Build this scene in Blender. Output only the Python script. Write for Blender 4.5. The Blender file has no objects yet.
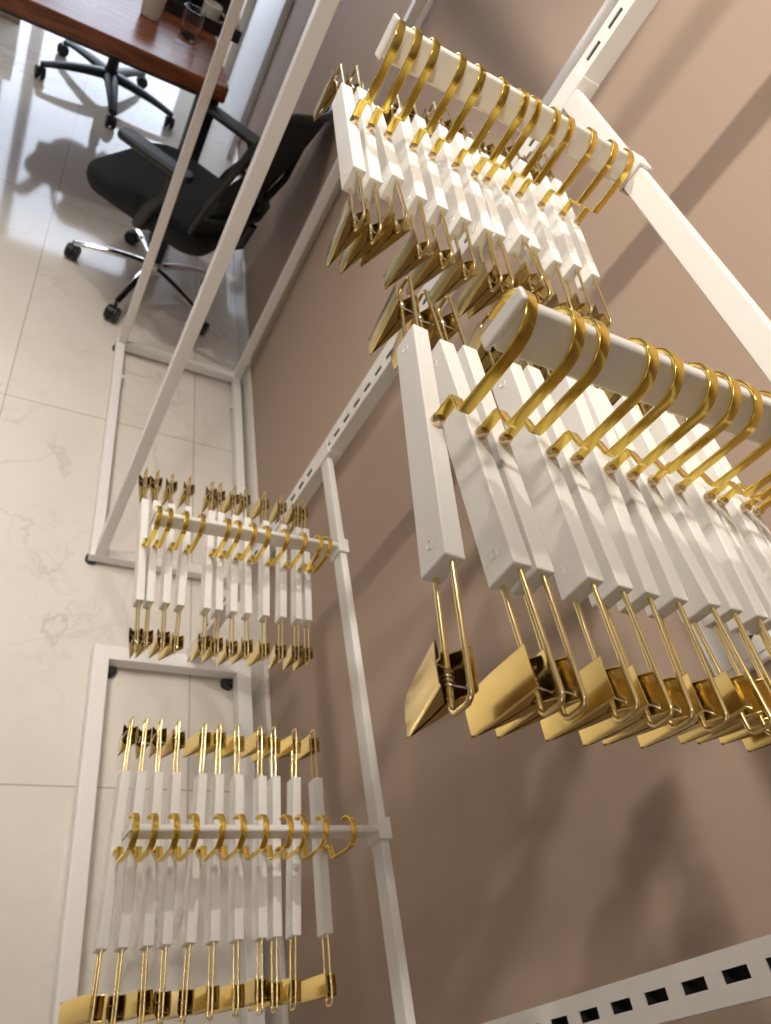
import bpy, bmesh, math, random
from mathutils import Vector, Matrix

random.seed(7)
PI = math.pi
scene = bpy.context.scene
COL = scene.collection

# ------------------------------------------------------------------ camera
CAM_POS = Vector((-0.7483, 0.0, 1.80))
RIGHT = Vector((0.86358936, -0.15113402, 0.48101135))
UP = Vector((-0.2065022, 0.76430849, 0.61089228))
FWD = Vector((0.45996767, 0.62688997, -0.62883917))
cam_data = bpy.data.cameras.new('camera')
cam = bpy.data.objects.new('camera', cam_data)
COL.objects.link(cam)
R3 = Matrix((RIGHT, UP, -FWD)).transposed()
cam.matrix_world = Matrix.Translation(CAM_POS) @ R3.to_4x4()
cam_data.sensor_fit = 'VERTICAL'
cam_data.sensor_height = 36.0
cam_data.sensor_width = 36.0
cam_data.lens = 737.6 / 1024 * 36.0
cam_data.clip_start = 0.02
cam_data.dof.use_dof = True
cam_data.dof.focus_distance = 0.48
cam_data.dof.aperture_fstop = 15.0
scene.camera = cam

# ------------------------------------------------------------------ colour management, world
scene.view_settings.view_transform = 'Standard'
scene.view_settings.look = 'None'
scene.view_settings.gamma = 1.0
scene.view_settings.use_curve_mapping = False
scene.view_settings.exposure = 0.22
world = bpy.data.worlds.new('world')
scene.world = world
world.use_nodes = True
bg = world.node_tree.nodes['Background']
bg.inputs[0].default_value = (0.75, 0.80, 0.90, 1)
bg.inputs[1].default_value = 0.6

# ------------------------------------------------------------------ lights (ceiling spots along the wall, ceiling panels; one spot and one panel are added fill)
def area_light(name, loc, size, energy, color, spread=170, size_y=None, aim=None):
    l = bpy.data.lights.new(name, 'AREA')
    l.energy = energy
    l.color = color
    l.size = size
    if size_y:
        l.shape = 'RECTANGLE'
        l.size_y = size_y
    l.spread = math.radians(spread)
    o = bpy.data.objects.new(name, l)
    o.location = loc
    if aim is not None:
        o.rotation_euler = (Vector(aim) - Vector(loc)).to_track_quat('-Z', 'Y').to_euler()
    COL.objects.link(o)
    return o

def spot_light(name, loc, aim, energy, color, size, blend, radius):
    l = bpy.data.lights.new(name, 'SPOT')
    l.energy = energy
    l.color = color
    l.spot_size = math.radians(size)
    l.spot_blend = blend
    l.shadow_soft_size = radius
    o = bpy.data.objects.new(name, l)
    o.location = loc
    o.rotation_euler = (Vector(aim) - Vector(loc)).to_track_quat('-Z', 'Y').to_euler()
    COL.objects.link(o)
    return o

WARM = (1.0, 0.93, 0.82)
SOFT = (1.0, 0.93, 0.85)
COOL = (0.80, 0.90, 1.0)
SPOT_X = -0.95
spot_light('spot_lamp_light', (SPOT_X, 1.36, 2.72), (-0.10, 0.95, 1.72), 66, WARM, 78, 0.95, 0.025)
spot_light('spot_lamp_light', (SPOT_X, 0.40, 2.72), (-0.10, 0.75, 1.72), 58, WARM, 76, 0.95, 0.06)
spot_light('spot_lamp_light', (SPOT_X, 2.32, 2.72), (-0.05, 2.30, 1.35), 48, WARM, 88, 0.9, 0.04)  # extra spot added to brighten the wall behind the garment rack
area_light('ceiling_panel_light', (-1.55, 1.2, 2.86), 0.5, 14, SOFT, 66, 1.2)
area_light('ceiling_panel_light', (-1.55, 3.1, 2.86), 0.5, 5, SOFT, 70, 1.2)
area_light('ceiling_panel_light', (-1.9, -1.3, 2.86), 0.6, 9, SOFT, 140, 1.2)  # added fill from behind the camera, lifts the faces turned towards it

# ------------------------------------------------------------------ material helpers
def new_mat(name, color, rough=0.5, metal=0.0, spec=0.5, noise=0.0, nscale=30.0, bump=0.0, coat=0.0, ior=1.5):
    m = bpy.data.materials.new(name)
    m.use_nodes = True
    nt = m.node_tree
    b = nt.nodes['Principled BSDF']
    b.inputs['Base Color'].default_value = (*color, 1)
    b.inputs['Roughness'].default_value = rough
    b.inputs['Metallic'].default_value = metal
    b.inputs['Specular IOR Level'].default_value = spec
    b.inputs['IOR'].default_value = ior
    b.inputs['Coat Weight'].default_value = coat
    if noise > 0 or bump > 0:
        tc = nt.nodes.new('ShaderNodeTexCoord')
        n = nt.nodes.new('ShaderNodeTexNoise')
        n.inputs['Scale'].default_value = nscale
        n.inputs['Detail'].default_value = 5
        nt.links.new(tc.outputs['Object'], n.inputs['Vector'])
        if noise > 0:
            mx = nt.nodes.new('ShaderNodeMix')
            mx.data_type = 'RGBA'
            mx.inputs[6].default_value = (*[c * (1 - noise) for c in color], 1)
            mx.inputs[7].default_value = (*[min(1, c * (1 + noise)) for c in color], 1)
            nt.links.new(n.outputs['Fac'], mx.inputs[0])
            nt.links.new(mx.outputs[2], b.inputs['Base Color'])
        if bump > 0:
            bp = nt.nodes.new('ShaderNodeBump')
            bp.inputs['Strength'].default_value = bump
            bp.inputs['Distance'].default_value = 0.002
            nt.links.new(n.outputs['Fac'], bp.inputs['Height'])
            nt.links.new(bp.outputs['Normal'], b.inputs['Normal'])
    return m

def marble_material(name, joints=True):
    m = bpy.data.materials.new(name)
    m.use_nodes = True
    nt = m.node_tree
    L = nt.links.new
    N = nt.nodes.new
    b = nt.nodes['Principled BSDF']
    tc = N('ShaderNodeTexCoord')
    sep = N('ShaderNodeSeparateXYZ')
    L(tc.outputs['Object'], sep.inputs[0])

    def math_node(op, a, c=None, d=None):
        n = N('ShaderNodeMath')
        n.operation = op
        for k, v in enumerate((a, c, d)):
            if v is None:
                continue
            if isinstance(v, (int, float)):
                n.inputs[k].default_value = v
            else:
                L(v, n.inputs[k])
        return n.outputs[0]
    # per-tile offset so that the veins break at the joints
    tx = math_node('FLOOR', math_node('DIVIDE', math_node('ADD', sep.outputs[0], 0.79), 0.6))
    ty = math_node('FLOOR', math_node('DIVIDE', math_node('SUBTRACT', sep.outputs[1], 0.69), 1.22))
    off = N('ShaderNodeCombineXYZ')
    L(math_node('MULTIPLY', tx, 3.7), off.inputs[0])
    L(math_node('MULTIPLY', ty, 5.3), off.inputs[1])
    add = N('ShaderNodeVectorMath')
    add.operation = 'ADD'
    L(tc.outputs['Object'], add.inputs[0])
    L(off.outputs[0], add.inputs[1])
    vec = add.outputs[0]

    def vein(scale, detail, dist, width):
        n = N('ShaderNodeTexNoise')
        n.inputs['Scale'].default_value = scale
        n.inputs['Detail'].default_value = detail
        n.inputs['Roughness'].default_value = 0.55
        n.inputs['Distortion'].default_value = dist
        L(vec, n.inputs['Vector'])
        a = math_node('ABSOLUTE', math_node('SUBTRACT', n.outputs['Fac'], 0.5))
        mr = N('ShaderNodeMapRange')
        mr.inputs['From Min'].default_value = 0.0
        mr.inputs['From Max'].default_value = width
        mr.inputs['To Min'].default_value = 1.0
        mr.inputs['To Max'].default_value = 0.0
        L(a, mr.inputs['Value'])
        return mr.outputs[0]
    patch = N('ShaderNodeTexNoise')
    patch.inputs['Scale'].default_value = 2.2
    patch.inputs['Detail'].default_value = 3
    L(vec, patch.inputs['Vector'])
    pm = N('ShaderNodeMapRange')
    pm.inputs['From Min'].default_value = 0.45
    pm.inputs['From Max'].default_value = 0.7
    L(patch.outputs['Fac'], pm.inputs['Value'])
    v1 = math_node('MULTIPLY', vein(1.6, 6, 0.6, 0.012), pm.outputs[0])
    v2 = math_node('MULTIPLY', vein(4.0, 6, 0.8, 0.02), math_node('MULTIPLY', pm.outputs[0], 0.5))
    vmax = math_node('MAXIMUM', v1, v2)
    cloud = N('ShaderNodeTexNoise')
    cloud.inputs['Scale'].default_value = 3.0
    cloud.inputs['Detail'].default_value = 4
    L(vec, cloud.inputs['Vector'])
    c0 = N('ShaderNodeMix')
    c0.data_type = 'RGBA'
    c0.inputs[6].default_value = (0.66, 0.60, 0.53, 1)
    c0.inputs[7].default_value = (0.76, 0.72, 0.66, 1)
    L(cloud.outputs['Fac'], c0.inputs[0])
    c1 = N('ShaderNodeMix')
    c1.data_type = 'RGBA'
    c1.inputs[7].default_value = (0.33, 0.30, 0.27, 1)
    L(math_node('MULTIPLY', vmax, 0.5), c1.inputs[0])
    L(c0.outputs[2], c1.inputs[6])
    out = c1.outputs[2]
    if joints:
        def joint(comp, origin, pitch):
            f = math_node('FRACT', math_node('DIVIDE', math_node('SUBTRACT', comp, origin), pitch))
            e = math_node('MINIMUM', f, math_node('SUBTRACT', 1.0, f))
            return math_node('LESS_THAN', math_node('MULTIPLY', e, pitch), 0.0015)
        j = math_node('MAXIMUM', joint(sep.outputs[0], -0.79, 0.6), joint(sep.outputs[1], 0.69, 1.22))
        c2 = N('ShaderNodeMix')
        c2.data_type = 'RGBA'
        c2.inputs[7].default_value = (0.36, 0.32, 0.28, 1)
        L(j, c2.inputs[0])
        L(out, c2.inputs[6])
        out = c2.outputs[2]
    L(out, b.inputs['Base Color'])
    b.inputs['Roughness'].default_value = 0.07
    b.inputs['IOR'].default_value = 1.55
    return m

def wood_material(name):
    m = bpy.data.materials.new(name)
    m.use_nodes = True
    nt = m.node_tree
    L = nt.links.new
    b = nt.nodes['Principled BSDF']
    tc = nt.nodes.new('ShaderNodeTexCoord')
    mp = nt.nodes.new('ShaderNodeMapping')
    mp.inputs['Scale'].default_value = (1.5, 14, 14)
    L(tc.outputs['Object'], mp.inputs['Vector'])
    n = nt.nodes.new('ShaderNodeTexNoise')
    n.inputs['Scale'].default_value = 3.5
    n.inputs['Detail'].default_value = 8
    n.inputs['Distortion'].default_value = 0.8
    L(mp.outputs[0], n.inputs['Vector'])
    cr = nt.nodes.new('ShaderNodeValToRGB')
    cr.color_ramp.elements[0].position = 0.3
    cr.color_ramp.elements[0].color = (0.085, 0.026, 0.012, 1)
    cr.color_ramp.elements[1].position = 0.7
    cr.color_ramp.elements[1].color = (0.26, 0.085, 0.036, 1)
    L(n.outputs['Fac'], cr.inputs[0])
    L(cr.outputs[0], b.inputs['Base Color'])
    b.inputs['Roughness'].default_value = 0.26
    b.inputs['IOR'].default_value = 1.36
    return m

def emit_mat(name, color, strength):
    m = bpy.data.materials.new(name)
    m.use_nodes = True
    nt = m.node_tree
    nt.nodes.remove(nt.nodes['Principled BSDF'])
    e = nt.nodes.new('ShaderNodeEmission')
    e.inputs[0].default_value = (*color, 1)
    e.inputs[1].default_value = strength
    nt.links.new(e.outputs[0], nt.nodes['Material Output'].inputs[0])
    return m

def glass_mat(name, color=(1, 1, 1), rough=0.0):
    m = new_mat(name, color, rough)
    b = m.node_tree.nodes['Principled BSDF']
    b.inputs['Transmission Weight'].default_value = 1.0
    b.inputs['IOR'].default_value = 1.45
    return m

M = {}
M['wall'] = new_mat('brown_paint', (0.40, 0.295, 0.230), 0.75, noise=0.02, nscale=6, bump=0.03)
M['white_wall'] = new_mat('white_paint', (0.80, 0.80, 0.80), 0.6, noise=0.02, nscale=5)
M['beige_wall'] = new_mat('beige_paint', (0.58, 0.50, 0.42), 0.7, noise=0.02, nscale=5)
M['ceiling'] = new_mat('ceiling_paint', (0.82, 0.81, 0.79), 0.8, noise=0.02, nscale=4)
M['floor'] = marble_material('polished_marble_tile')
M['skirting'] = marble_material('marble_skirting', joints=False)
M['rack'] = new_mat('white_powder_coat', (0.80, 0.775, 0.75), 0.38, noise=0.015, nscale=20)
M['slot'] = new_mat('dark_slot', (0.02, 0.018, 0.015), 0.8, noise=0.1)
M['bar'] = new_mat('white_lacquered_wood', (0.82, 0.80, 0.77), 0.42, noise=0.03, nscale=18, bump=0.05)
M['gold'] = new_mat('polished_gold', (0.93, 0.69, 0.15), 0.17, 1.0, noise=0.03, nscale=60)
M['wire'] = new_mat('brass_wire', (0.82, 0.67, 0.34), 0.2, 1.0, noise=0.04, nscale=80)
M['clip'] = new_mat('brushed_brass', (0.68, 0.52, 0.20), 0.19, 1.0, noise=0.08, nscale=70, bump=0.05)
M['steel'] = new_mat('spring_steel', (0.72, 0.70, 0.66), 0.22, 1.0, noise=0.03)
M['nub'] = new_mat('pale_brass', (0.82, 0.66, 0.42), 0.22, 1.0, noise=0.03)
M['rubber'] = new_mat('black_rubber', (0.018, 0.018, 0.018), 0.6, noise=0.1)
M['fabric'] = new_mat('black_fabric', (0.006, 0.0065, 0.009), 0.85, noise=0.2, nscale=160, bump=0.2)
M['mesh'] = new_mat('black_mesh', (0.006, 0.0065, 0.008), 0.8, noise=0.3, nscale=300, bump=0.3)
M['nylon'] = new_mat('black_nylon', (0.008, 0.009, 0.010), 0.42, noise=0.08, nscale=40)
M['chrome'] = new_mat('chrome', (0.80, 0.80, 0.80), 0.08, 1.0, noise=0.02)
M['wood'] = wood_material('reddish_brown_wood')
M['black_metal'] = new_mat('black_metal', (0.012, 0.014, 0.016), 0.45, noise=0.1)
M['plastic_black'] = new_mat('black_plastic', (0.014, 0.017, 0.016), 0.35, noise=0.1)
M['ceramic'] = new_mat('white_ceramic', (0.80, 0.78, 0.74), 0.2, noise=0.02)
M['frost'] = new_mat('translucent_white_plastic', (0.72, 0.70, 0.67), 0.35, noise=0.04)
M['glass'] = glass_mat('clear_glass')
M['card'] = new_mat('beige_board', (0.46, 0.37, 0.29), 0.7, noise=0.05, nscale=20)
M['socket'] = new_mat('socket_plastic', (0.84, 0.83, 0.80), 0.3, noise=0.02)
M['dark'] = new_mat('socket_hole', (0.02, 0.025, 0.025), 0.6, noise=0.1)
M['sky'] = emit_mat('daylight', (0.74, 0.84, 1.0), 5.0)
M['lamp'] = emit_mat('lamp_face', (1.0, 0.92, 0.82), 6.0)

# ------------------------------------------------------------------ mesh helpers
class MB:
    def __init__(self):
        self.v = []
        self.f = []
        self.mi = []

    def add(self, verts, faces, mi=0):
        o = len(self.v)
        self.v += [tuple(p) for p in verts]
        self.f += [tuple(i + o for i in f) for f in faces]
        self.mi += [mi] * len(faces)

    def box(self, lo, hi, mi=0):
        (a, b, c), (d, e, f) = lo, hi
        v = [(a, b, c), (d, b, c), (d, e, c), (a, e, c), (a, b, f), (d, b, f), (d, e, f), (a, e, f)]
        self.add(v, [(0, 3, 2, 1), (4, 5, 6, 7), (0, 1, 5, 4), (1, 2, 6, 5), (2, 3, 7, 6), (3, 0, 4, 7)], mi)

    def bbox(self, lo, hi, r=0.002, seg=2, mi=0, mat=None):
        bm = bmesh.new()
        bmesh.ops.create_cube(bm, size=1.0)
        s = [hi[i] - lo[i] for i in range(3)]
        c = [(hi[i] + lo[i]) / 2 for i in range(3)]
        for v in bm.verts:
            v.co = Vector((v.co.x * s[0] + c[0], v.co.y * s[1] + c[1], v.co.z * s[2] + c[2]))
        bmesh.ops.bevel(bm, geom=bm.edges[:], offset=r, segments=seg, profile=0.5, affect='EDGES')
        if mat is not None:
            bm.transform(mat)
        bm.verts.index_update()
        self.add([v.co[:] for v in bm.verts], [[v.index for v in f.verts] for f in bm.faces], mi)
        bm.free()

    def tube(self, path, r, n=8, closed=False, mi=0, cap=True):
        P = [Vector(p) for p in path]
        rs = r if isinstance(r, (list, tuple)) else [r] * len(P)
        m = len(P)
        T = []
        for i in range(m):
            if closed:
                t = P[(i + 1) % m] - P[i - 1]
            else:
                t = P[min(i + 1, m - 1)] - P[max(i - 1, 0)]
            T.append(t.normalized())
        ref = Vector((0, 0, 1)) if abs(T[0].z) < 0.9 else Vector((1, 0, 0))
        nrm = (ref - ref.dot(T[0]) * T[0]).normalized()
        V = []
        for i in range(m):
            nrm = (nrm - nrm.dot(T[i]) * T[i]).normalized()
            bn = T[i].cross(nrm)
            for k in range(n):
                a = 2 * PI * k / n
                V.append(P[i] + rs[i] * (math.cos(a) * nrm + math.sin(a) * bn))
        F = []
        for i in range(m if closed else m - 1):
            j = (i + 1) % m
            for k in range(n):
                k2 = (k + 1) % n
                F.append((i * n + k, i * n + k2, j * n + k2, j * n + k))
        if cap and not closed:
            F.append(tuple(range(n - 1, -1, -1)))
            F.append(tuple((m - 1) * n + k for k in range(n)))
        self.add(V, F, mi)

    def sweep(self, path, prof, xdir, mi=0, closed=False):
        """sweep a profile (a along xdir, b along the in-plane normal) along a path lying perpendicular to xdir"""
        P = [Vector(p) for p in path]
        X = Vector(xdir).normalized()
        m, n = len(P), len(prof)
        V = []
        for i in range(m):
            t = (P[min(i + 1, m - 1)] - P[max(i - 1, 0)]).normalized()
            if 0 < i < m - 1:
                t0 = (P[i] - P[i - 1]).normalized()
                t1 = (P[i + 1] - P[i]).normalized()
                t = (t0 + t1).normalized()
                k = 1.0 / max(0.5, t.dot(t0))
            else:
                k = 1.0
            nn = X.cross(t).normalized()
            for a, b in prof:
                V.append(P[i] + a * X + b * k * nn)
        F = []
        for i in range(m - 1):
            for q in range(n):
                q2 = (q + 1) % n
                F.append((i * n + q, i * n + q2, (i + 1) * n + q2, (i + 1) * n + q))
        F.append(tuple(range(n - 1, -1, -1)))
        F.append(tuple((m - 1) * n + q for q in range(n)))
        self.add(V, F, mi)

    def lathe(self, prof, n=24, axis_o=(0, 0, 0), mat=None, mi=0, cap=True):
        V = []
        for r, z in prof:
            for k in range(n):
                a = 2 * PI * k / n
                V.append(Vector((r * math.cos(a), r * math.sin(a), z)))
        if mat is not None:
            V = [mat @ p for p in V]
        V = [p + Vector(axis_o) for p in V]
        F = []
        m = len(prof)
        for i in range(m - 1):
            for k in range(n):
                k2 = (k + 1) % n
                F.append((i * n + k, i * n + k2, (i + 1) * n + k2, (i + 1) * n + k))
        if cap:
            F.append(tuple(range(n - 1, -1, -1)))
            F.append(tuple((m - 1) * n + k for k in range(n)))
        self.add(V, F, mi)

    def loft(self, rings, mi=0, cap=True):
        n = len(rings[0])
        V = [p for r in rings for p in r]
        F = []
        for i in range(len(rings) - 1):
            for k in range(n):
                k2 = (k + 1) % n
                F.append((i * n + k, i * n + k2, (i + 1) * n + k2, (i + 1) * n + k))
        if cap:
            F.append(tuple(range(n - 1, -1, -1)))
            F.append(tuple((len(rings) - 1) * n + k for k in range(n)))
        self.add(V, F, mi)

    def prism(self, poly, axis, a, b, mi=0):
        """extrude a 2-D polygon; axis 0: (y,z) along x; axis 1: (x,z) along y; axis 2: (x,y) along z"""
        def mk(p, t):
            if axis == 0:
                return (t, p[0], p[1])
            if axis == 1:
                return (p[0], t, p[1])
            return (p[0], p[1], t)
        n = len(poly)
        V = [mk(p, a) for p in poly] + [mk(p, b) for p in poly]
        F = [tuple(range(n - 1, -1, -1)), tuple(range(n, 2 * n))]
        for k in range(n):
            F.append((k, (k + 1) % n, n + (k + 1) % n, n + k))
        self.add(V, F, mi)

    def mesh(self, name, mats, smooth=True, angle=35):
        me = bpy.data.meshes.new(name)
        me.from_pydata(self.v, [], self.f)
        me.update()
        bm = bmesh.new()
        bm.from_mesh(me)
        bmesh.ops.recalc_face_normals(bm, faces=bm.faces[:])
        bm.to_mesh(me)
        bm.free()
        if not isinstance(mats, (list, tuple)):
            mats = [mats]
        for m in mats:
            me.materials.append(m)
        for p, i in zip(me.polygons, self.mi):
            p.material_index = i
        if smooth:
            # area-weighted corner normals: flat faces stay flat, bevels and curves stay smooth
            me.polygons.foreach_set('use_smooth', [True] * len(me.polygons))
            at = {}
            for p in me.polygons:
                for vi in p.vertices:
                    at.setdefault(vi, []).append(p.index)
            nr = [Vector(p.normal) for p in me.polygons]
            ar = [p.area for p in me.polygons]
            ca = math.cos(math.radians(angle + 15))
            out = []
            for p in me.polygons:
                n0 = nr[p.index]
                for vi in p.vertices:
                    a = Vector((0, 0, 0))
                    for q in at[vi]:
                        if nr[q].dot(n0) > ca:
                            a += nr[q] * ar[q]
                    out.append(a.normalized() if a.length > 1e-12 else n0)
            me.normals_split_custom_set(out)
        return me

    def build(self, name, mats, parent=None, smooth=True, angle=35):
        o = bpy.data.objects.new(name, self.mesh(name, mats, smooth, angle))
        COL.objects.link(o)
        if parent is not None:
            o.parent = parent
        return o

def link_mesh(name, me, parent=None):
    o = bpy.data.objects.new(name, me)
    COL.objects.link(o)
    if parent is not None:
        o.parent = parent
    return o

def thing(name, label, cat, loc=(0, 0, 0), rz=0.0, group=None):
    o = bpy.data.objects.new(name, None)
    o.empty_display_size = 0.05
    COL.objects.link(o)
    o.location = loc
    o.rotation_euler = (0, 0, rz)
    return tag(o, label, cat, group)

def tag(o, label, cat, group=None):
    o['label'] = label
    o['category'] = cat
    if group:
        o['group'] = group
    return o

def structure(o):
    o['kind'] = 'structure'
    return o

def copy_tree(o, parent=None):
    c = o.copy()
    COL.objects.link(c)
    if parent is not None:
        c.parent = parent
        c.matrix_parent_inverse = o.matrix_parent_inverse
    for ch in list(o.children):
        copy_tree(ch, c)
    return c

# ------------------------------------------------------------------ the room
CEIL = 2.9
FAR = 6.0
def slab(name, lo, hi, mat):
    b = MB()
    b.box(lo, hi)
    return structure(b.build(name, mat, smooth=False))

slab('floor', (-3.6, -2.6, -0.06), (0.12, FAR + 0.12, 0.0), M['floor'])
slab('ceiling', (-3.6, -2.6, CEIL), (0.12, FAR + 0.12, CEIL + 0.08), M['ceiling'])
slab('wall_right', (0.0, -2.6, 0.0), (0.12, 4.22, CEIL), M['wall'])
slab('wall_right_white', (0.0, 4.22, 0.0), (0.12, FAR, CEIL), M['white_wall'])
slab('wall_left', (-3.7, -2.6, 0.0), (-3.6, FAR + 0.12, CEIL), M['beige_wall'])
slab('wall_back', (-3.6, -2.7, 0.0), (0.12, -2.6, CEIL), M['beige_wall'])
b = MB()
b.bbox((-0.014, -2.6, 0.0), (0.0, 4.20, 0.10), 0.003)
structure(b.build('baseboard_right', M['skirting']))
# white door frame standing where the brown wall ends
b = MB()
b.bbox((-0.035, 4.20, 0.0), (0.0, 4.30, CEIL), 0.004)
structure(b.build('trim_1', M['white_wall']))
b = MB()
b.bbox((-0.05, 5.35, 0.0), (0.0, 5.60, CEIL), 0.006)
structure(b.build('trim_2', M['beige_wall']))
# far wall with a glazed shop front
WX = [-1.16, -0.06]
b = MB()
b.box((-3.6, FAR, 0), (-1.75, FAR + 0.12, CEIL))
b.box((-1.75, FAR, 2.15), (0.0, FAR + 0.12, CEIL))
b.box((-1.75, FAR, 0), (0.0, FAR + 0.12, 0.28))
structure(b.build('wall_far', M['beige_wall'], smooth=False))
for i, (x0, x1) in enumerate([(-1.75, -1.42), (-1.32, -1.20), (-1.12, -0.20)]):
    b = MB()
    b.box((x0, FAR + 0.05, 0.28), (x1, FAR + 0.06, 2.15))
    w = structure(b.build('window_%d' % (i + 1), M['sky'], smooth=False))
for i, (x0, x1) in enumerate([(-1.42, -1.32), (-1.20, -1.12), (-0.20, 0.0)]):
    b = MB()
    b.box((x0, FAR, 0.28), (x1, FAR + 0.08, 2.15))
    structure(b.build('trim_%d' % (i + 3), M['beige_wall'], smooth=False))

# ------------------------------------------------------------------ wall socket plate
sk = thing('wall_socket', 'white square socket plate with a switch on brown wall behind the nearest gold clips', 'socket', (0, 0.352, 1.386))
b = MB()
b.bbox((-0.010, -0.043, -0.043), (0.0, 0.043, 0.043), 0.003)
b.build('plate', M['socket'], sk)
b = MB()
b.bbox((-0.0125, -0.034, -0.036), (-0.008, 0.034, -0.006), 0.0015)
b.build('switch_rocker', M['socket'], sk)
b = MB()
b.bbox((-0.0118, -0.034, 0.000), (-0.008, 0.034, 0.036), 0.001)
so = b.build('outlet', M['socket'], sk)
b = MB()
b.prism([(-0.022, 0.012), (-0.010, 0.014), (-0.014, 0.024)], 0, -0.0121, -0.009)
b.build('outlet_hole', M['dark'], so)
b = MB()
b.tube([(-0.0119, 0.012 + 0.007 * math.cos(t * PI / 8), 0.018 + 0.007 * math.sin(t * PI / 8)) for t in range(16)], 0.0011, 6, closed=True)
b.build('outlet_ring', M['dark'], so)

# ------------------------------------------------------------------ slotted display rack
RX0, RX1 = -0.455, -0.035        # base frame in x
RY0, RY1 = 0.02, 1.035           # base frame in y
UX = -0.209                      # left face of the uprights
PITCH = 0.0410
LEAN_X, LEAN_Y = 0.0095, -0.0115
Z_UP, Z_LO = 1.630, 0.879        # undersides of the hanging arms
UPRIGHT_TOP = 2.30
rack = thing('display_rack', 'white slotted steel display rack with four straight arms in front of brown wall', 'rack', (0, 0, 0))

b = MB()
w = 0.04
h0, h1 = 0.018, 0.058
b.bbox((RX0, RY0, h0), (RX0 + w, RY1, h1), 0.003)
b.bbox((RX1 - w, RY0, h0), (RX1, RY1, h1), 0.003)
b.bbox((RX0 + w - 0.003, RY0, h0), (RX1 - w + 0.003, RY0 + w, h1), 0.003)
b.bbox((RX0 + w - 0.003, RY1 - w, h0), (RX1 - w + 0.003, RY1, h1), 0.003)
b.build('base_frame', M['rack'], rack)
for x in (RX0 + 0.05, RX1 - 0.05):
    for y in (RY0 + 0.03, RY1 - 0.045):
        b = MB()
        b.lathe([(0.020, 0.0), (0.020, 0.012), (0.012, 0.016), (0.012, h0 + 0.004)], 18, (x, y, 0))
        b.build('foot', M['rubber'], rack)

def upright(y0, y1, x0, x1, zs, ztop):
    """square tube with a row of slots punched through its left face"""
    b = MB()
    zb = h1 - 0.004
    b.add([(x0, y0, zb), (x1, y0, zb), (x1, y1, zb), (x0, y1, zb), (x0, y0, ztop), (x1, y0, ztop), (x1, y1, ztop), (x0, y1, ztop)],
          [(0, 1, 5, 4), (1, 2, 6, 5), (2, 3, 7, 6), (4, 5, 6, 7), (0, 3, 2, 1)])
    yc = (y0 + y1) / 2
    s0, s1 = yc - 0.0044, yc + 0.0044
    b.add([(x0, y0, zb), (x0, s0, zb), (x0, s0, ztop), (x0, y0, ztop)], [(0, 1, 2, 3)])
    b.add([(x0, s1, zb), (x0, y1, zb), (x0, y1, ztop), (x0, s1, ztop)], [(0, 1, 2, 3)])
    z = zb
    hl = 0.0125
    for zc in zs:
        a, c = zc - hl, zc + hl
        b.add([(x0, s0, z), (x0, s1, z), (x0, s1, a), (x0, s0, a)], [(0, 1, 2, 3)])
        d = x0 + 0.012
        V = [(x0, s0, a), (x0, s1, a), (x0, s1, c), (x0, s0, c), (d, s0, a), (d, s1, a), (d, s1, c), (d, s0, c)]
        t = x0 + 0.002
        W = [(x0, s0, a), (x0, s1, a), (x0, s1, c), (x0, s0, c), (t, s0, a), (t, s1, a), (t, s1, c), (t, s0, c)]
        b.add(W, [(0, 1, 5, 4), (1, 2, 6, 5), (2, 3, 7, 6), (3, 0, 4, 7)])
        V[:4] = W[4:]
        b.add(V, [(0, 1, 5, 4), (1, 2, 6, 5), (2, 3, 7, 6), (3, 0, 4, 7), (4, 5, 6, 7)], 1)
        z = c
    b.add([(x0, s0, z), (x0, s1, z), (x0, s1, ztop), (x0, s0, ztop)], [(0, 1, 2, 3)])
    return b

zs = [0.956 + PITCH * k for k in range(-20, 32)]
UD = (1.003, 1.037)
UE = (0.024, 0.058)
U_X1 = UX + 0.027
for (y0, y1), ph in ((UD, 0.0), (UE, 0.011)):
    me = upright(y0, y1, UX, U_X1, [z + ph for z in zs], UPRIGHT_TOP).mesh('upright', [M['rack'], M['slot']], smooth=False)
    # one manifold sheet: weld the strips together
    bm = bmesh.new()
    bm.from_mesh(me)
    bmesh.ops.remove_doubles(bm, verts=bm.verts[:], dist=1e-5)
    bm.to_mesh(me)
    bm.free()
    if y0 > 0.5:
        # the far upright leans very slightly under the load of the arms
        for v in me.vertices:
            v.co.x += LEAN_X * (v.co.z - 0.95)
            v.co.y += LEAN_Y * (v.co.z - 0.95)
    link_mesh('upright', me, rack)

CB = 0.013
for z, slope, xo in ((Z_UP + 0.0048, -0.012, 0.006), (Z_LO, 0.0, 0.001)):
    b = MB()
    x0, x1 = UX + xo, UX + xo + CB
    ln = math.hypot(1, slope) * (UD[0] - UE[1])
    mt = Matrix.Translation((0, UE[1], z)) @ Matrix.Rotation(math.atan(slope), 4, 'X')
    b.bbox((x0, -0.001, 0), (x1, ln + 0.001, 0.028), 0.002, mat=mt)
    cb = b.build('crossbar', M['rack'], rack)
    for yy, s in ((UD[0], -1), (UE[1], 1)):
        zz = z + slope * (yy - UE[1])
        ux = UX + (LEAN_X * (zz - 0.95) if s < 0 else 0)
        yy = yy + (LEAN_Y * (zz - 0.95) if s < 0 else 0)
        m = MB()
        ya, yb = sorted((yy - s * 0.0005, yy + s * 0.004))
        m.bbox((ux - 0.0015, ya, zz - 0.014), (ux + 0.027, yb, zz + 0.044), 0.001)
        ya, yb = sorted((yy + s * 0.001, yy - s * 0.031))
        m.bbox((ux - 0.0018, ya, zz - 0.012), (ux + 0.0008, yb, zz + 0.042), 0.0008)
        m.build('end_bracket', M['rack'], cb)

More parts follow.
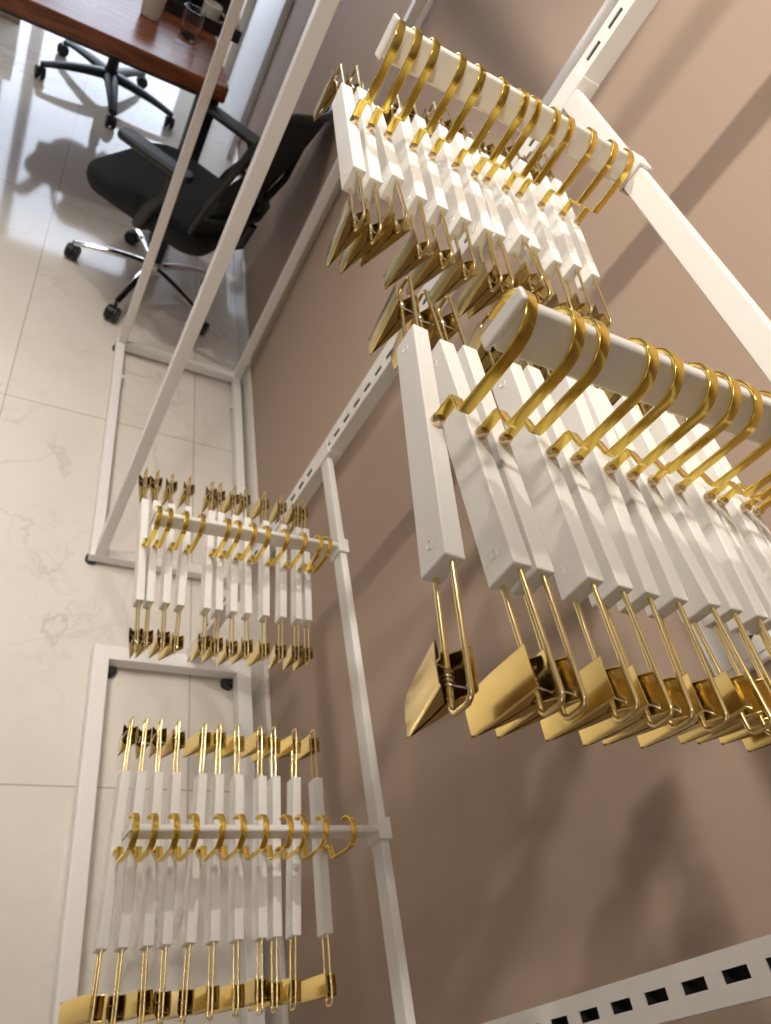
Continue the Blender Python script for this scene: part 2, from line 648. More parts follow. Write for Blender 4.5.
# arms: junction at the crossbar, free end
ARM_H, ARM_T = 0.032, 0.0085
XJ = UX + 0.006
XL = UX + 0.001
ARMS = {
    'U1': ((XJ, 0.783, Z_UP - 0.0045), (-0.533, 0.728, Z_UP)),
    'U2': ((XJ, 0.325, Z_UP + 0.001), (-0.5352, 0.312, Z_UP)),
    'L1': ((XL, 0.782, Z_LO), (-0.529, 0.771, Z_LO)),
    'L2': ((XL, 0.299, Z_LO), (-0.537, 0.297, Z_LO)),
}
def arm_z(key, x):
    (xa, _, za), (xb, _, zb) = ARMS[key]
    return za + (zb - za) * (x - xa) / (xb - xa)

def arm_y(key, x):
    (xa, ya, _), (xb, yb, _) = ARMS[key]
    return ya + (yb - ya) * (x - xa) / (xb - xa)

for key, (a, e) in ARMS.items():
    a, e = Vector(a), Vector(e)
    ln = (e - a).length
    ang = math.atan2(e.y - a.y, e.x - a.x)
    mt = Matrix.Translation(a) @ Matrix.Rotation(ang, 4, 'Z') @ Matrix.Rotation(-math.asin((e.z - a.z) / ln), 4, 'Y')
    b = MB()
    b.bbox((-0.002, -ARM_T / 2, 0), (ln - 0.003, ARM_T / 2, ARM_H), 0.003, 3, mat=mt)
    arm = b.build('hanging_arm', M['rack'], rack)
    b = MB()
    b.bbox((ln - 0.0004, -ARM_T / 2 - 0.0012, -0.001), (ln + 0.0035, ARM_T / 2 + 0.0012, ARM_H + 0.004), 0.0018, 3, mat=mt)
    b.build('end_cap', M['rack'], arm)
    b = MB()
    z = a.z
    yw = 0.0145
    b.bbox((a.x - 0.003, a.y - yw, z - 0.0035), (a.x + CB + 0.003, a.y + yw, z - 0.0005), 0.001)
    b.bbox((a.x - 0.003, a.y - yw, z + 0.0285), (a.x + CB + 0.003, a.y + yw, z + 0.0335), 0.0015)
    b.bbox((a.x - 0.004, a.y - yw, z - 0.0035), (a.x - 0.0003, a.y + yw, z + 0.0335), 0.0015)
    b.bbox((a.x + CB + 0.0003, a.y - yw, z - 0.0035), (a.x + CB + 0.003, a.y + yw, z + 0.0335), 0.0013)
    b.build('collar', M['rack'], arm)

# ------------------------------------------------------------------ plain garment rack further back
GX0, GX1, GY0, GY1 = -0.490, -0.024, 1.318, 2.300
gr = thing('garment_rack', 'plain white four-post garment rack between the slotted rack and the office chair', 'rack', (0, 0, 0))
b = MB()
w = 0.030
g0, g1 = 0.016, 0.046
b.bbox((GX0, GY0, g0), (GX0 + w, GY1, g1), 0.002)
b.bbox((GX1 - w, GY0, g0), (GX1, GY1, g1), 0.002)
b.bbox((GX0 + w - 0.003, GY0, g0), (GX1 - w + 0.003, GY0 + w, g1), 0.002)
b.bbox((GX0 + w - 0.003, GY1 - w, g0), (GX1 - w + 0.003, GY1, g1), 0.002)
b.build('base_frame', M['rack'], gr)
b = MB()
t0 = 2.10
b.bbox((GX0, GY0, t0), (GX0 + w, GY1, t0 + w), 0.002)
b.bbox((GX1 - w, GY0, t0), (GX1, GY1, t0 + w), 0.002)
b.bbox((GX0 + w - 0.003, GY0, t0), (GX1 - w + 0.003, GY0 + w, t0 + w), 0.002)
b.bbox((GX0 + w - 0.003, GY1 - w, t0), (GX1 - w + 0.003, GY1, t0 + w), 0.002)
b.build('top_frame', M['rack'], gr)
for x in (GX0, GX1 - w):
    for y in (GY0, GY1 - w):
        b = MB()
        px = x + (0.0 if x != GX0 else (0.011 if y == GY0 else 0.004))
        b.bbox((px + 0.001, y + 0.001, g1 - 0.004), (px + w - 0.001, y + w - 0.001, t0 + 0.004), 0.002)
        b.build('post', M['rack'], gr)
        b = MB()
        b.lathe([(0.017, 0.0), (0.018, 0.010), (0.011, 0.013), (0.011, g0 + 0.004)], 16, (x + w / 2 + (-0.004 if x == GX0 else 0.004), y + w / 2, 0))
        b.build('foot', M['rubber'], gr)
for x, s in ((GX0 + w, 1), (GX1 - w, -1)):
    b = MB()
    mt = Matrix.Rotation(s * PI / 2, 4, 'Y')
    b.lathe([(0.0085, -0.002), (0.0085, 0.010), (0.006, 0.012)], 14, (x, 2.105, 0.034), mat=mt)
    b.build('shelf_peg', M['rack'], gr)

# ------------------------------------------------------------------ clip hangers
BL, BH, BT = 0.207, 0.0245, 0.0125         # wooden bar: length, height, thickness
HOOK_R = 0.0205
HOOK_TOP = 0.0925                           # inner top of the hook above the bar
def hook_mesh():
    b = MB()
    yn = -0.0188
    zc = HOOK_TOP + 0.0011 - HOOK_R
    path = [(0, 0.0, 0.004), (0, 0.0, 0.0200), (0, -0.0006, 0.0217), (0, -0.0022, 0.0226), (0, -0.0160, 0.0257), (0, -0.0180, 0.0267), (0, yn, 0.0286)]
    path.append((0, -HOOK_R + 0.0005, zc - 0.014))
    for k in range(17):
        a = PI - PI * k / 16
        path.append((0, HOOK_R * math.cos(a), zc + HOOK_R * math.sin(a)))
    path += [(0, HOOK_R - 0.0004, zc - 0.004), (0, HOOK_R - 0.0012, zc - 0.008)]
    wd, th = 0.0039, 0.0011
    prof = [(-wd, -th * 0.5), (-wd * 0.85, -th), (wd * 0.85, -th), (wd, -th * 0.5), (wd, th * 0.5), (wd * 0.85, th), (-wd * 0.85, th), (-wd, th * 0.5)]
    b.sweep(path, prof, (1, 0, 0))
    return b.mesh('hook', M['gold'], angle=40)

def nub_mesh():
    b = MB()
    b.lathe([(0.0036, -0.001), (0.0043, 0.0005), (0.0043, 0.0045), (0.0036, 0.006), (0.0018, 0.0062)], 14)
    return b.mesh('hook_nut', M['nub'])

def bar_mesh():
    b = MB()
    b.bbox((-BT / 2, -BL / 2, -BH), (BT / 2, BL / 2, 0), 0.0012, 2)
    return b.mesh('bar', M['bar'])

def plug_mesh(s):
    b = MB()
    mt = Matrix.Rotation(-PI / 2, 4, 'Y')
    b.lathe([(0.0030, -0.0004), (0.0030, 0.0003), (0.0026, 0.0005), (0.0024, 0.0001), (0.0006, 0.0001)], 18, (-BT / 2, s * 0.0885, -BH * 0.52), mat=mt)
    return b.mesh('plug', M['bar'])

WZ0, WZ1, WEND = -0.0040, -0.0200, 0.181
def wire_mesh(s):
    b = MB()
    p = [(0, s * 0.098, WZ0)]
    yb = WEND - 0.0045
    p.append((0, s * yb, WZ0))
    r = 0.0045
    for k in range(1, 6):
        a = PI / 2 * k / 6
        p.append((0, s * (yb + r * math.sin(a)), WZ0 - r * (1 - math.cos(a))))
    p.append((0, s * WEND, WZ0 - r))
    p.append((0, s * WEND, WZ1 + r))
    for k in range(1, 6):
        a = PI / 2 * k / 6
        p.append((0, s * (yb + r * math.cos(a)), WZ1 + r * (1 - math.sin(a))))
    p.append((0, s * yb, WZ1))
    p.append((0, s * 0.098, WZ1))
    b.tube(p, 0.0016, 8)
    return b.mesh('clip_wire', M['wire'])

CW = 0.0125                                  # half width of a clip
PL_T, PL_B = 0.0085, -0.0440                 # top and jaw of a clip plate relative to its pivot
def jaw_mesh(sx, name):
    """one half of a spring clip: a folded plate with side cheeks (pivot at the origin, axis y)"""
    b = MB()
    top_x, jaw_x = 0.0108, 0.0014
    N = 9
    t = 0.0007
    rows = []
    for i in range(N):
        u = i / (N - 1)
        z = PL_T + (PL_B - PL_T) * u
        x = top_x + (jaw_x - top_x) * u
        if u > 0.85:
            x -= (u - 0.85) * 0.004
        wd = CW * (1 - 0.10 * max(0, (u - 0.55) / 0.45))
        # cheek depth: small at the lip, deepest round the pivot, small again at the jaw
        q = min(1, max(0, (u - 0.02) / 0.22))
        d = max(0.0012, (x - 0.0006) * (0.15 + 0.85 * q * q * (3 - 2 * q)))
        rows.append((x, z, wd, d))
    def ring(x, z, wd, d, o):
        c = 0.0016
        return [(x - d, -wd + o, z), (x - c + 0, -wd + o, z), (x - o - 0.0004, -wd + c + o * 0.3, z), (x - o, 0, z), (x - o - 0.0004, wd - c - o * 0.3, z), (x - c, wd - o, z), (x - d, wd - o, z)]
    V, F = [], []
    for (x, z, wd, d) in rows:
        V += [(sx * p[0], p[1], p[2]) for p in ring(x, z, wd, d, 0)]
        V += [(sx * p[0], p[1], p[2]) for p in ring(x, z, wd, d, t)]
    n = 7
    for i in range(N - 1):
        a, c = i * 2 * n, (i + 1) * 2 * n
        for k in range(n - 1):
            F.append((a + k, a + k + 1, c + k + 1, c + k))
            F.append((a + n + k + 1, a + n + k, c + n + k, c + n + k + 1))
        F.append((a, c, c + n, a + n))
        F.append((a + n - 1, a + 2 * n - 1, c + 2 * n - 1, c + n - 1))
    e = (N - 1) * 2 * n
    for k in range(n - 1):
        F.append((k + 1, k, n + k, n + k + 1))
        F.append((e + k, e + k + 1, e + n + k + 1, e + n + k))
    b.add(V, F)
    return b.mesh(name, M['clip'], angle=38)

def spring_mesh():
    b = MB()
    p = []
    turns, r = 3, 0.0027
    p.append((0.0092, -0.0030, 0.0010))
    p.append((0.0094, -0.0062, 0.0042))
    p.append((0.0090, -0.0085, 0.0036))
    p.append((0.0055, -0.0078, 0.0036))
    for k in range(turns * 10 + 1):
        a = 2 * PI * k / 10 + PI / 2
        p.append((r * math.cos(a), -0.007 + 0.0025 * k / 10, r * math.sin(a)))
    p.append((-0.0055, 0.0016, 0.0034))
    p.append((-0.0088, 0.0020, 0.0036))
    b.tube(p, 0.0006, 6)
    return b.mesh('spring', M['steel'])

def rivet_mesh():
    b = MB()
    b.lathe([(0.0022, -0.0125), (0.0022, 0.0125)], 10, mat=Matrix.Rotation(PI / 2, 4, 'X'))
    return b.mesh('pivot_tube', M['clip'])

ME = dict(hook=hook_mesh(), nut=nub_mesh(), bar=bar_mesh(), jawf=jaw_mesh(-1, 'clip'), jawb=jaw_mesh(1, 'back_jaw'),
          spring=spring_mesh(), piv=rivet_mesh(), w0=wire_mesh(-1), w1=wire_mesh(1), p0=plug_mesh(-1), p1=plug_mesh(1))
CLIP_Y = 0.1535
def make_hanger():
    t = thing('clip_hanger', '', 'hanger')
    hk = link_mesh('hook', ME['hook'], t)
    link_mesh('hook_nut', ME['nut'], hk)
    br = link_mesh('bar', ME['bar'], t)
    link_mesh('plug', ME['p0'], br)
    link_mesh('plug', ME['p1'], br)
    link_mesh('clip_wire', ME['w0'], t)
    link_mesh('clip_wire', ME['w1'], t)
    for s in (-1, 1):
        c = link_mesh('clip', ME['jawf'], t)
        c.location = (0, s * CLIP_Y, WZ1)
        link_mesh('back_jaw', ME['jawb'], c)
        link_mesh('spring', ME['spring'], c)
        link_mesh('pivot_tube', ME['piv'], c)
    return t

ORD = ['first', 'second', 'third', 'fourth', 'fifth', 'sixth', 'seventh', 'eighth', 'ninth', 'tenth', 'eleventh', 'twelfth', 'thirteenth']
D = math.radians
HANG = {
    # key: (words, group, list of (x, yaw, pitch, near clip roll, far clip roll)), degrees
    'U2': ('nearest upper arm', 'clip hangers on the nearest upper arm', [
        (-0.5310, -6.8, 0.6, -4, 4), (-0.4980, -2.5, 3.0, 11, 0), (-0.4796, -3.0, 2.0, 9, 3), (-0.4402, -4.2, 2.0, 12, 2),
        (-0.4186, -2.0, 1.0, 8, 6), (-0.3871, -5.4, -0.2, 9, 5), (-0.365, -3.5, -0.1, 6, 0), (-0.3440, 1.8, 0.5, 5, 2),
        (-0.3158, -0.6, -0.2, 9, 4), (-0.2820, -2.4, -1.7, 5, 6), (-0.2665, -1.5, -0.0, 7, 3), (-0.2379, -2.0, -0.0, 4, 5),
        (-0.2215, -1.5, 0, 5, 2),
    ]),
    'U1': ('far upper arm', 'clip hangers on the far upper arm', [
        (-0.5285, -4.5, 0.9, 6, 10), (-0.5101, -4.3, -1.0, 10, -2), (-0.49, -5.6, 4.2, 15, 3), (-0.4591, -5.3, -0.5, 12, 6),
        (-0.4353, -4.5, -1.0, 14, 2), (-0.405, -5.0, -2.0, 12, 0), (-0.379, -2.7, -2.7, 9, 4), (-0.3616, -3.6, -2.7, 11, 5),
        (-0.334, -3.9, 1.8, 14, 3), (-0.3134, -4.0, -1.8, 16, 5), (-0.2787, -2.8, -4.6, 12, 1), (-0.2448, -5.8, -2.6, 16, 4),
        (-0.2181, -3.7, -3.8, 14, 4),
    ]),
    'L1': ('far lower arm', 'clip hangers on the far lower arm', [
        (-0.5245, 0.6, 0.1, -4, -6), (-0.5072, -0.4, -0.3, 4, -10), (-0.4816, -0.7, 0.2, 8, 4), (-0.4552, -2.3, -0.8, 16, 6),
        (-0.4124, -2.2, -0.6, 4, 2), (-0.3941, -1.4, -0.6, 8, 4), (-0.368, -2.0, -0.5, 6, 10), (-0.3438, -1.4, -0.6, 9, 2),
        (-0.3097, -2.7, -0.8, 10, 12), (-0.2765, -4.0, -0.5, 2, 6), (-0.2465, -4.4, -0.3, 4, 7), (-0.2294, -3.6, -0.3, 6, 10),
    ]),
    'L2': ('nearest lower arm', 'clip hangers on the nearest lower arm', [
        (-0.5325, -3.6, 0.2, 36, 4), (-0.5106, -2.8, 0.0, 20, -6), (-0.4853, -1.2, 0.2, 22, 0), (-0.4619, -1.9, 0.1, 18, 14),
        (-0.4295, -3.9, -0.2, 14, 20), (-0.403, -2.4, -0.0, 24, 22), (-0.3733, -1.8, -0.0, 26, 25), (-0.3402, -2.7, -0.1, 16, 20),
        (-0.3198, -3.1, -0.2, 20, 22), (-0.2903, -4.8, -0.2, 22, 28), (-0.25, -1.7, -0.1, 26, 18),
    ]),
}
LOOK = {
    ('U2', 0): 'white clip hanger closest to the camera, at the free end of the nearest upper arm',
    ('U1', 0): 'white clip hanger at the free end of the far upper arm, before the office chair',
    ('L1', 0): 'white clip hanger at the free end of the far lower arm, over marble floor',
    ('L2', 0): 'white clip hanger at the free end of the nearest lower arm, bottom left',
}
proto = None
for key, (words, grp, rows) in HANG.items():
    placed = {-1: [], 1: []}
    rnd = random.Random(key)
    for i, (x, yaw, tilt, rn, rf) in enumerate(rows):
        if proto is None:
            t = proto = make_hanger()
        else:
            t = copy_tree(proto)
        t.location = (x, arm_y(key, x), arm_z(key, x) + ARM_H - HOOK_TOP + 0.0006)
        t.rotation_euler = (D(-tilt), 0, D(yaw))
        hook = [c for c in t.children if c.name.split('.')[0] == 'hook'][0]
        hook.rotation_euler = (D(tilt), 0, 0)       # the hook hangs plumb while the bar swings
        clips = [c for c in t.children if c.name.startswith('clip') and not c.name.startswith('clip_wire')]
        clips.sort(key=lambda c: c.location.y)
        for c, sgn, roll in ((clips[0], -1, rn), (clips[1], 1, rf)):
            # clips slide on their wires: neighbours that would touch sit staggered
            best = None
            for cand in (0.159, 0.155, 0.162, 0.147, 0.1635, 0.142, 0.137, 0.132, 0.127, 0.122):
                gap = min([abs(cand - py) if abs(x - px) < 0.0150 else 1 for px, py in placed[sgn]] or [1])
                if best is None or gap > best[0] + 1e-4:
                    best = (gap, cand)
                if gap > 0.0262:
                    break
            yy = best[1] + (rnd.uniform(-0.003, 0.003) if best[0] == 1 else 0)
            placed[sgn].append((x, yy))
            c.location = (0, sgn * yy, WZ1)
            c.rotation_euler = (0, D(roll + rnd.uniform(-1.5, 1.5)), 0)
        lab = LOOK.get((key, i)) or ('white bar hanger with gold clips, %s from the free end of the %s' % (ORD[i], words))
        if i == len(rows) - 1:
            lab = 'white bar hanger with gold clips, nearest the crossbar on the %s' % words
        tag(t, lab, 'hanger', grp)

# ------------------------------------------------------------------ office chairs
def rounded(cx, cy, hx, hy, r, z, n=6, skew=0.0):
    pts = []
    for sx, sy, a0 in ((1, 1, 0), (-1, 1, PI / 2), (-1, -1, PI), (1, -1, 1.5 * PI)):
        for k in range(n + 1):
            a = a0 + PI / 2 * k / n
            x = cx + sx * (hx - r) + r * math.cos(a)
            pts.append((x, cy + sy * (hy - r) + r * math.sin(a), z + skew * (x - cx) ** 2))
    return pts

def star_base(t, mat, R, chrome):
    b = MB()
    b.lathe([(0.030, 0.075), (0.040, 0.085), (0.040, 0.125), (0.030, 0.140)], 20)
    for k in range(5):
        a = STAR + 2 * PI * k / 5
        ca, sa = math.cos(a), math.sin(a)
        n = 9
        rings = []
        for i in range(n):
            u = i / (n - 1)
            rr = 0.025 + (R - 0.025) * u
            zc = 0.108 - 0.035 * u ** 2
            hw = 0.036 - 0.017 * u if not chrome else 0.017 - 0.005 * u
            hh = 0.024 - 0.012 * u if not chrome else 0.014 - 0.005 * u
            ring = []
            for q in range(8):
                g = 2 * PI * q / 8 + PI / 8
                ox, oz = hw * math.cos(g) * 1.08, hh * math.sin(g) * 1.08
                ring.append((rr * ca - ox * sa, rr * sa + ox * ca, zc + oz))
            rings.append(ring)
        b.loft(rings)
    b.build('star_base', mat, t)
    for k in range(5):
        a = STAR + 2 * PI * k / 5 + 0.0
        px, py = R * math.cos(a), R * math.sin(a)
        sw = a + 0.9 * ((k * 37) % 5 - 2)
        dx, dy = math.cos(sw), math.sin(sw)
        b = MB()
        b.lathe([(0.006, 0.046), (0.006, 0.082)], 10, (px, py, 0))
        mt = Matrix.Rotation(PI / 2, 4, 'X')
        rz = Matrix.Rotation(sw, 4, 'Z')
        for s in (-1, 1):
            off = rz @ Vector((0.008, s * 0.013, 0.029))
            b.lathe([(0.012, -0.010), (0.026, -0.010), (0.029, -0.005), (0.029, 0.005), (0.026, 0.010), (0.012, 0.010)], 18, (px + off.x, py + off.y, off.z), mat=rz @ mt)
        prof = []
        for q in range(9):
            g = PI * q / 8
            prof.append((0.008 + 0.030 * math.cos(g), 0.031 + 0.029 * math.sin(g)))
        c = MB()
        c.prism(prof, 1, -0.004, 0.004)
        b.add([rz @ Vector(v) + Vector((px, py, 0)) for v in c.v], c.f)
        b.build('caster', M['nylon'], t)

STAR = 0.0
def office_chair(label, loc, face, star, chrome, R, seat_z):
    """faces +x locally"""
    global STAR
    STAR = star - face
    t = thing('office_chair', label, 'chair', loc, face)
    star_base(t, M['chrome'] if chrome else M['nylon'], R, chrome)
    b = MB()
    b.lathe([(0.028, 0.13), (0.028, 0.27), (0.021, 0.275), (0.021, seat_z - 0.07)], 18)
    b.build('gas_column', M['nylon'], t)
    b = MB()
    b.bbox((-0.11, -0.085, seat_z - 0.085), (0.11, 0.085, seat_z - 0.045), 0.012)
    b.bbox((-0.26, -0.035, seat_z - 0.085), (-0.08, 0.035, seat_z - 0.055), 0.008)
    mech = b.build('tilt_mechanism', M['nylon'], t)
    b = MB()
    b.tube([(0.02, -0.08, seat_z - 0.065), (0.02, -0.20, seat_z - 0.07), (0.02, -0.25, seat_z - 0.078)], [0.005, 0.005, 0.009], 8)
    b.build('lever', M['nylon'], mech)
    # seat
    b = MB()
    rings = []
    for z, k in ((-0.060, 0.90), (-0.056, 0.96), (-0.02, 1.0), (0.005, 1.0), (0.020, 0.97), (0.028, 0.90), (0.030, 0.6), (0.028, 0.2)):
        rings.append(rounded(0.0, 0, 0.25 * k, 0.260 * k, 0.10 * k, seat_z + z, 6, -0.30 if z > -0.03 else -0.1))
    b.loft(rings)
    b.build('seat', M['fabric'], t, angle=60)
    # backrest frame: bowed loop
    def bp(u, v):
        """u -1..1 across, v 0..1 up"""
        z = seat_z - 0.01 + 0.54 * v
        wd = 0.225 + 0.035 * math.sin(PI * min(1, v * 1.05)) - 0.03 * max(0, v - 0.8) / 0.2
        x = -0.235 - 0.03 * math.sin(PI * v * 0.8) - 0.13 * v ** 1.6 + 0.055 * u * u
        return Vector((x, wd * u, z))
    loop = []
    n = 14
    for i in range(n + 1):
        loop.append(bp(1, 0.08 + 0.84 * i / n))
    for i in range(1, 8):
        a = PI / 2 * i / 8
        loop.append(bp(1 - 0.22 * (1 - math.cos(a)), 0.92 + 0.08 * math.sin(a)))
    for i in range(9):
        loop.append(bp(0.78 - 1.56 * i / 8, 1.0))
    for i in range(1, 8):
        a = PI / 2 * i / 8
        loop.append(bp(-0.78 - 0.22 * math.sin(a), 0.92 + 0.08 * math.cos(a)))
    for i in range(n + 1):
        loop.append(bp(-1, 0.92 - 0.84 * i / n))
    for i in range(1, 8):
        a = PI / 2 * i / 8
        loop.append(bp(-1 + 0.3 * (1 - math.cos(a)), 0.08 - 0.08 * math.sin(a)))
    for i in range(9):
        loop.append(bp(-0.7 + 1.4 * i / 8, 0.0))
    for i in range(1, 8):
        a = PI / 2 * i / 8
        loop.append(bp(0.7 + 0.3 * math.sin(a), 0.08 - 0.08 * math.cos(a)))
    b = MB()
    b.tube(loop, 0.013, 10, closed=True)
    bk = b.build('back_frame', M['nylon'], t)
    # mesh panel, waisted so that two slits stay open at each side
    b = MB()
    nu, nv = 12, 20
    V = []
    for s in (0.0, 0.006):
        for j in range(nv + 1):
            v = 0.02 + 0.96 * j / nv
            k = 0.97 - 0.20 * math.exp(-((v - 0.62) / 0.13) ** 2) - 0.17 * math.exp(-((v - 0.28) / 0.10) ** 2)
            for i in range(nu + 1):
                p = bp(k * (2 * i / nu - 1), v)
                V.append((p.x + s - 0.003, p.y, p.z))
    F = []
    W1 = nu + 1
    S = W1 * (nv + 1)
    for j in range(nv):
        for i in range(nu):
            q = j * W1 + i
            F.append((q, q + 1, q + W1 + 1, q + W1))
            F.append((S + q + 1, S + q, S + q + W1, S + q + W1 + 1))
    for j in range(nv):
        q = j * W1
        F.append((q, q + W1, S + q + W1, S + q))
        q = j * W1 + nu
        F.append((q + W1, q, S + q, S + q + W1))
    for i in range(nu):
        F.append((i + 1, i, S + i, S + i + 1))
        q = nv * W1 + i
        F.append((q, q + 1, S + q + 1, S + q))
    b.add(V, F)
    b.build('back_mesh', M['mesh'], t, angle=60)
    b = MB()
    sp = [Vector((-0.24, 0, seat_z - 0.07)), Vector((-0.285, 0, seat_z - 0.03)), Vector((-0.30, 0, seat_z + 0.06)), bp(0, 0.1) + Vector((-0.03, 0, 0)), bp(0, 0.3) + Vector((-0.025, 0, 0))]
    b.tube(sp, [0.022, 0.022, 0.020, 0.018, 0.016], 10)
    for s in (-1, 1):
        b.tube([bp(0, 0.28) + Vector((-0.025, 0, 0)), bp(s * 0.4, 0.45) + Vector((-0.02, 0, 0)), bp(s * 0.99, 0.62) + Vector((-0.006, 0, 0))], [0.015, 0.013, 0.010], 8)
    b.build('back_spine', M['nylon'], t)
    b = MB()
    for s in (-1, 1):
        b.tube([bp(s * 0.95, 0.18), bp(s * 0.5, 0.20) + Vector((-0.035, 0, 0)), bp(0, 0.2) + Vector((-0.045, 0, 0)), ], [0.008, 0.016, 0.018], 8)
    b.build('lumbar_support', M['nylon'], t)
    for s in (-1, 1):
        y = s * 0.285
        zt = seat_z + 0.21
        b = MB()
        b.tube([(-0.02, s * 0.12, seat_z - 0.070), (-0.02, s * 0.22, seat_z - 0.070), (-0.025, y - s * 0.012, seat_z - 0.045), (-0.045, y, seat_z + 0.03), (-0.085, y, seat_z + 0.11), (-0.095, y, zt - 0.035), (-0.07, y, zt - 0.016), (0.03, y, zt - 0.012)],
               [0.016, 0.018, 0.022, 0.023, 0.022, 0.018, 0.013, 0.010], 10)
        ar = b.build('armrest', M['nylon'], t)
        b = MB()
        rings = []
        for z, k in ((-0.012, 0.86), (-0.006, 1.0), (0.004, 1.0), (0.010, 0.86), (0.011, 0.5)):
            rings.append(rounded(-0.02, y, 0.135 * (0.9 + 0.1 * k), 0.038 * k, 0.030 * k, zt + z, 5))
        b.loft(rings)
        b.build('arm_pad', M['nylon'], ar, angle=60)
    return t

CH = Vector((-0.401, 2.728, 0))
star1 = math.atan2(2.751 - CH.y, -0.691 - CH.x)
office_chair('black mesh-backed office chair on chrome star base between desk and garment rack', CH, math.radians(149), star1, True, 0.291, 0.445)
CH2 = Vector((-0.690, 4.31, 0))
star2 = math.radians(206)
office_chair('black office chair with all-black star base standing behind the wooden desk', CH2, math.radians(250), star2, False, 0.335, 0.50)

# ------------------------------------------------------------------ desk and the things on it
DA = math.radians(-174.0)
desk = thing('office_desk', 'reddish brown wooden desk with black steel legs behind the office chairs', 'desk', (-0.309, 3.03, 0), math.radians(6.0))
DT = 0.75
b = MB()
b.bbox((-1.45, 0.0, DT - 0.062), (0.0, 0.78, DT), 0.006, 2)
b.build('desk_top', M['wood'], desk)
for x in (-0.088, -1.36):
    b = MB()
    b.bbox((x, 0.045, 0.0), (x + 0.080, 0.095, DT - 0.060), 0.003)
    b.build('leg', M['black_metal'], desk)
b = MB()
b.bbox((-1.36, 0.09, DT - 0.105), (-0.02, 0.13, DT - 0.060), 0.002)
b.bbox((-1.36, 0.64, DT - 0.105), (-0.04, 0.68, DT - 0.060), 0.002)
b.bbox((-0.07, 0.11, DT - 0.105), (-0.03, 0.68, DT - 0.060), 0.002)
b.bbox((-1.34, 0.11, DT - 0.105), (-1.30, 0.68, DT - 0.060), 0.002)
b.build('under_frame', M['black_metal'], desk)

b = MB()
b.lathe([(0.004, 0.0), (0.030, 0.0), (0.036, 0.010), (0.039, 0.05), (0.041, 0.105), (0.0395, 0.105), (0.0375, 0.05), (0.034, 0.013), (0.004, 0.012)], 28, (0, 0, 0))
g = b.build('drinking_glass', M['glass'])
g.location = (-0.475, 3.335, DT)
tag(g, 'clear drinking glass standing on the wooden desk beside a white cup', 'glass')
b = MB()
b.lathe([(0.004, 0.0), (0.032, 0.0), (0.036, 0.006), (0.043, 0.10), (0.0415, 0.10), (0.035, 0.010), (0.004, 0.008)], 28, (0, 0, 0))
g = b.build('plastic_cup', M['frost'])
g.location = (-0.620, 3.355, DT)
tag(g, 'cloudy white plastic cup on the wooden desk, left of the clear glass', 'cup')

org = thing('desk_organizer', 'low black organizer tray at the back of the wooden desk', 'organizer', (-0.60, 3.50, DT), math.radians(3))
b = MB()
OL, OD, OH = 0.268, 0.22, 0.06
b.bbox((0, 0, 0), (OL, OD, 0.006), 0.001)
b.bbox((0, 0, 0.005), (0.006, OD, OH), 0.001)
b.bbox((OL - 0.006, 0, 0.005), (OL, OD, OH), 0.001)
b.bbox((0.005, 0, 0.005), (OL - 0.005, 0.006, OH * 0.8), 0.001)
b.bbox((0.0, OD - 0.006, 0.005), (OL + 0.06, OD, 0.17), 0.001)
b.build('tray', M['plastic_black'], org)
b = MB()
b.bbox((0.12, 0.006, 0.006), (0.124, OD - 0.006, OH * 0.8), 0.001)
b.build('divider', M['plastic_black'], org)
mug = thing('mug', 'white mug standing in the black desk organizer', 'mug', (-0.395, 3.595, DT + 0.0066))
b = MB()
b.lathe([(0.004, 0.0), (0.034, 0.0), (0.038, 0.006), (0.039, 0.075), (0.036, 0.077), (0.035, 0.070), (0.034, 0.010), (0.004, 0.008)], 26)
b.build('cup_body', M['ceramic'], mug)
b = MB()
b.tube([(0.036 + 0.026 * math.sin(PI * k / 8), 0, 0.060 - 0.042 * k / 8) for k in range(9)], 0.0045, 8)
b.build('handle', M['ceramic'], mug)
st = thing('tape_dispenser', 'pale tape roll on a black holder at the right back corner of the desk', 'tape dispenser', (-0.292, 3.60, DT), math.radians(100))
b = MB()
b.prism([(-0.055, 0), (0.05, 0), (0.055, 0.016), (0.03, 0.022), (-0.03, 0.03), (-0.055, 0.05)], 1, -0.022, 0.022)
b.build('holder', M['plastic_black'], st)
b = MB()
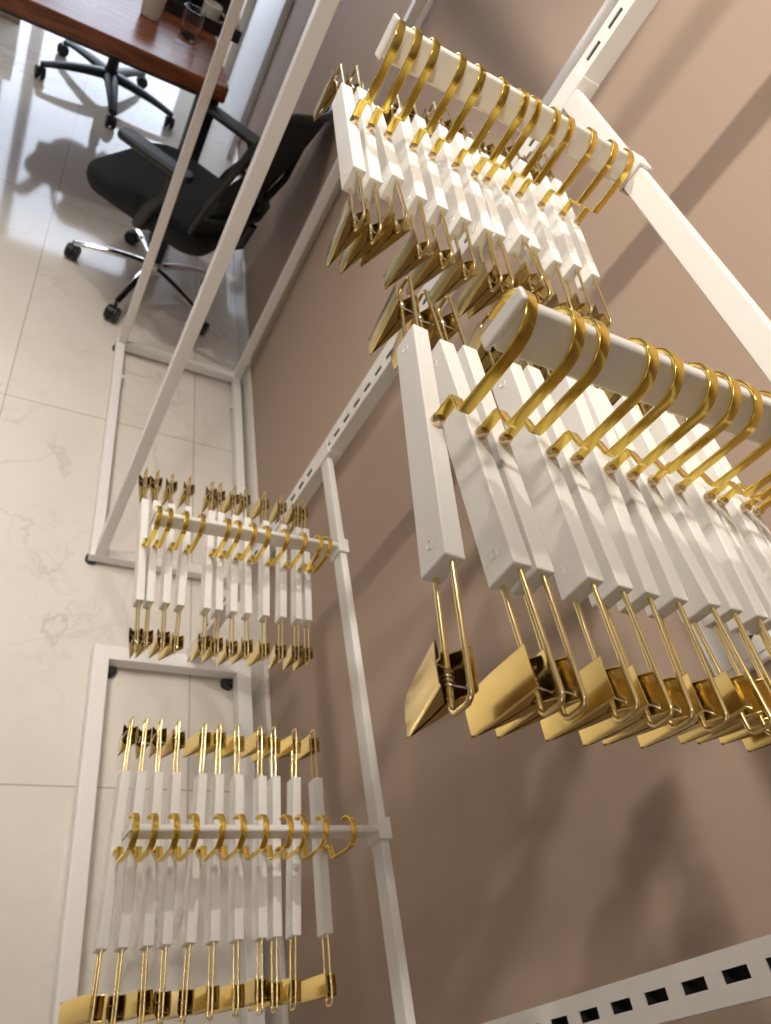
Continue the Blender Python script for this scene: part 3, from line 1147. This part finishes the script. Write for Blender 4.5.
b.lathe([(0.014, -0.010), (0.034, -0.010), (0.034, 0.010), (0.014, 0.010), (0.014, -0.010)], 24, (-0.005, 0, 0.052), mat=Matrix.Rotation(PI / 2, 4, 'X'), cap=False)
b.build('tape_roll', M['ceramic'], st)

bx = thing('storage_box', 'beige cardboard box on the floor behind the desk, far top left', 'box', (-1.40, 4.86, 0), math.radians(4))
b = MB()
b.bbox((-0.23, -0.20, 0), (0.23, 0.20, 0.30), 0.004)
b.build('carton', M['card'], bx)
b = MB()
b.bbox((-0.232, -0.202, 0.299), (0.232, -0.003, 0.304), 0.001)
b.build('flap', M['card'], bx)
b = MB()
b.bbox((-0.232, 0.003, 0.299), (0.232, 0.202, 0.304), 0.001)
b.build('flap', M['card'], bx)

# ------------------------------------------------------------------ ceiling lamps
for (x, y, w_, l_), lab in zip(((-1.55, 1.2, 0.5, 1.2), (-1.55, 3.1, 0.5, 1.2), (-1.9, -1.3, 0.6, 1.2)),
                               ('flat white ceiling panel lamp above the aisle beside the racks', 'flat white ceiling panel lamp above the aisle beside the desk', 'added flat white fill panel on the ceiling behind the camera')):
    t = thing('ceiling_lamp', lab, 'lamp', (x, y, CEIL))
    b = MB()
    b.bbox((-w_ / 2 - 0.02, -l_ / 2 - 0.02, -0.025), (w_ / 2 + 0.02, l_ / 2 + 0.02, 0), 0.003)
    b.build('frame', M['ceiling'], t)
for y, lab in ((1.36, 'middle one of three small white ceiling spotlights along the brown wall'), (2.32, 'added white ceiling spotlight brightening the wall above the plain garment rack'), (0.40, 'small white ceiling spotlight aimed at the wall beside the near upright')):
    t = thing('spotlight', lab, 'lamp', (SPOT_X, y, CEIL))
    b = MB()
    b.lathe([(0.05, -0.012), (0.05, 0.0)], 20)
    b.lathe([(0.010, -0.10), (0.010, -0.010)], 10)
    b.build('mount', M['ceiling'], t)
    b = MB()
    b.lathe([(0.045, -0.165), (0.045, -0.095), (0.030, -0.085), (0.010, -0.083)], 20, cap=False)
    b.build('lamp_head', M['ceiling'], t)
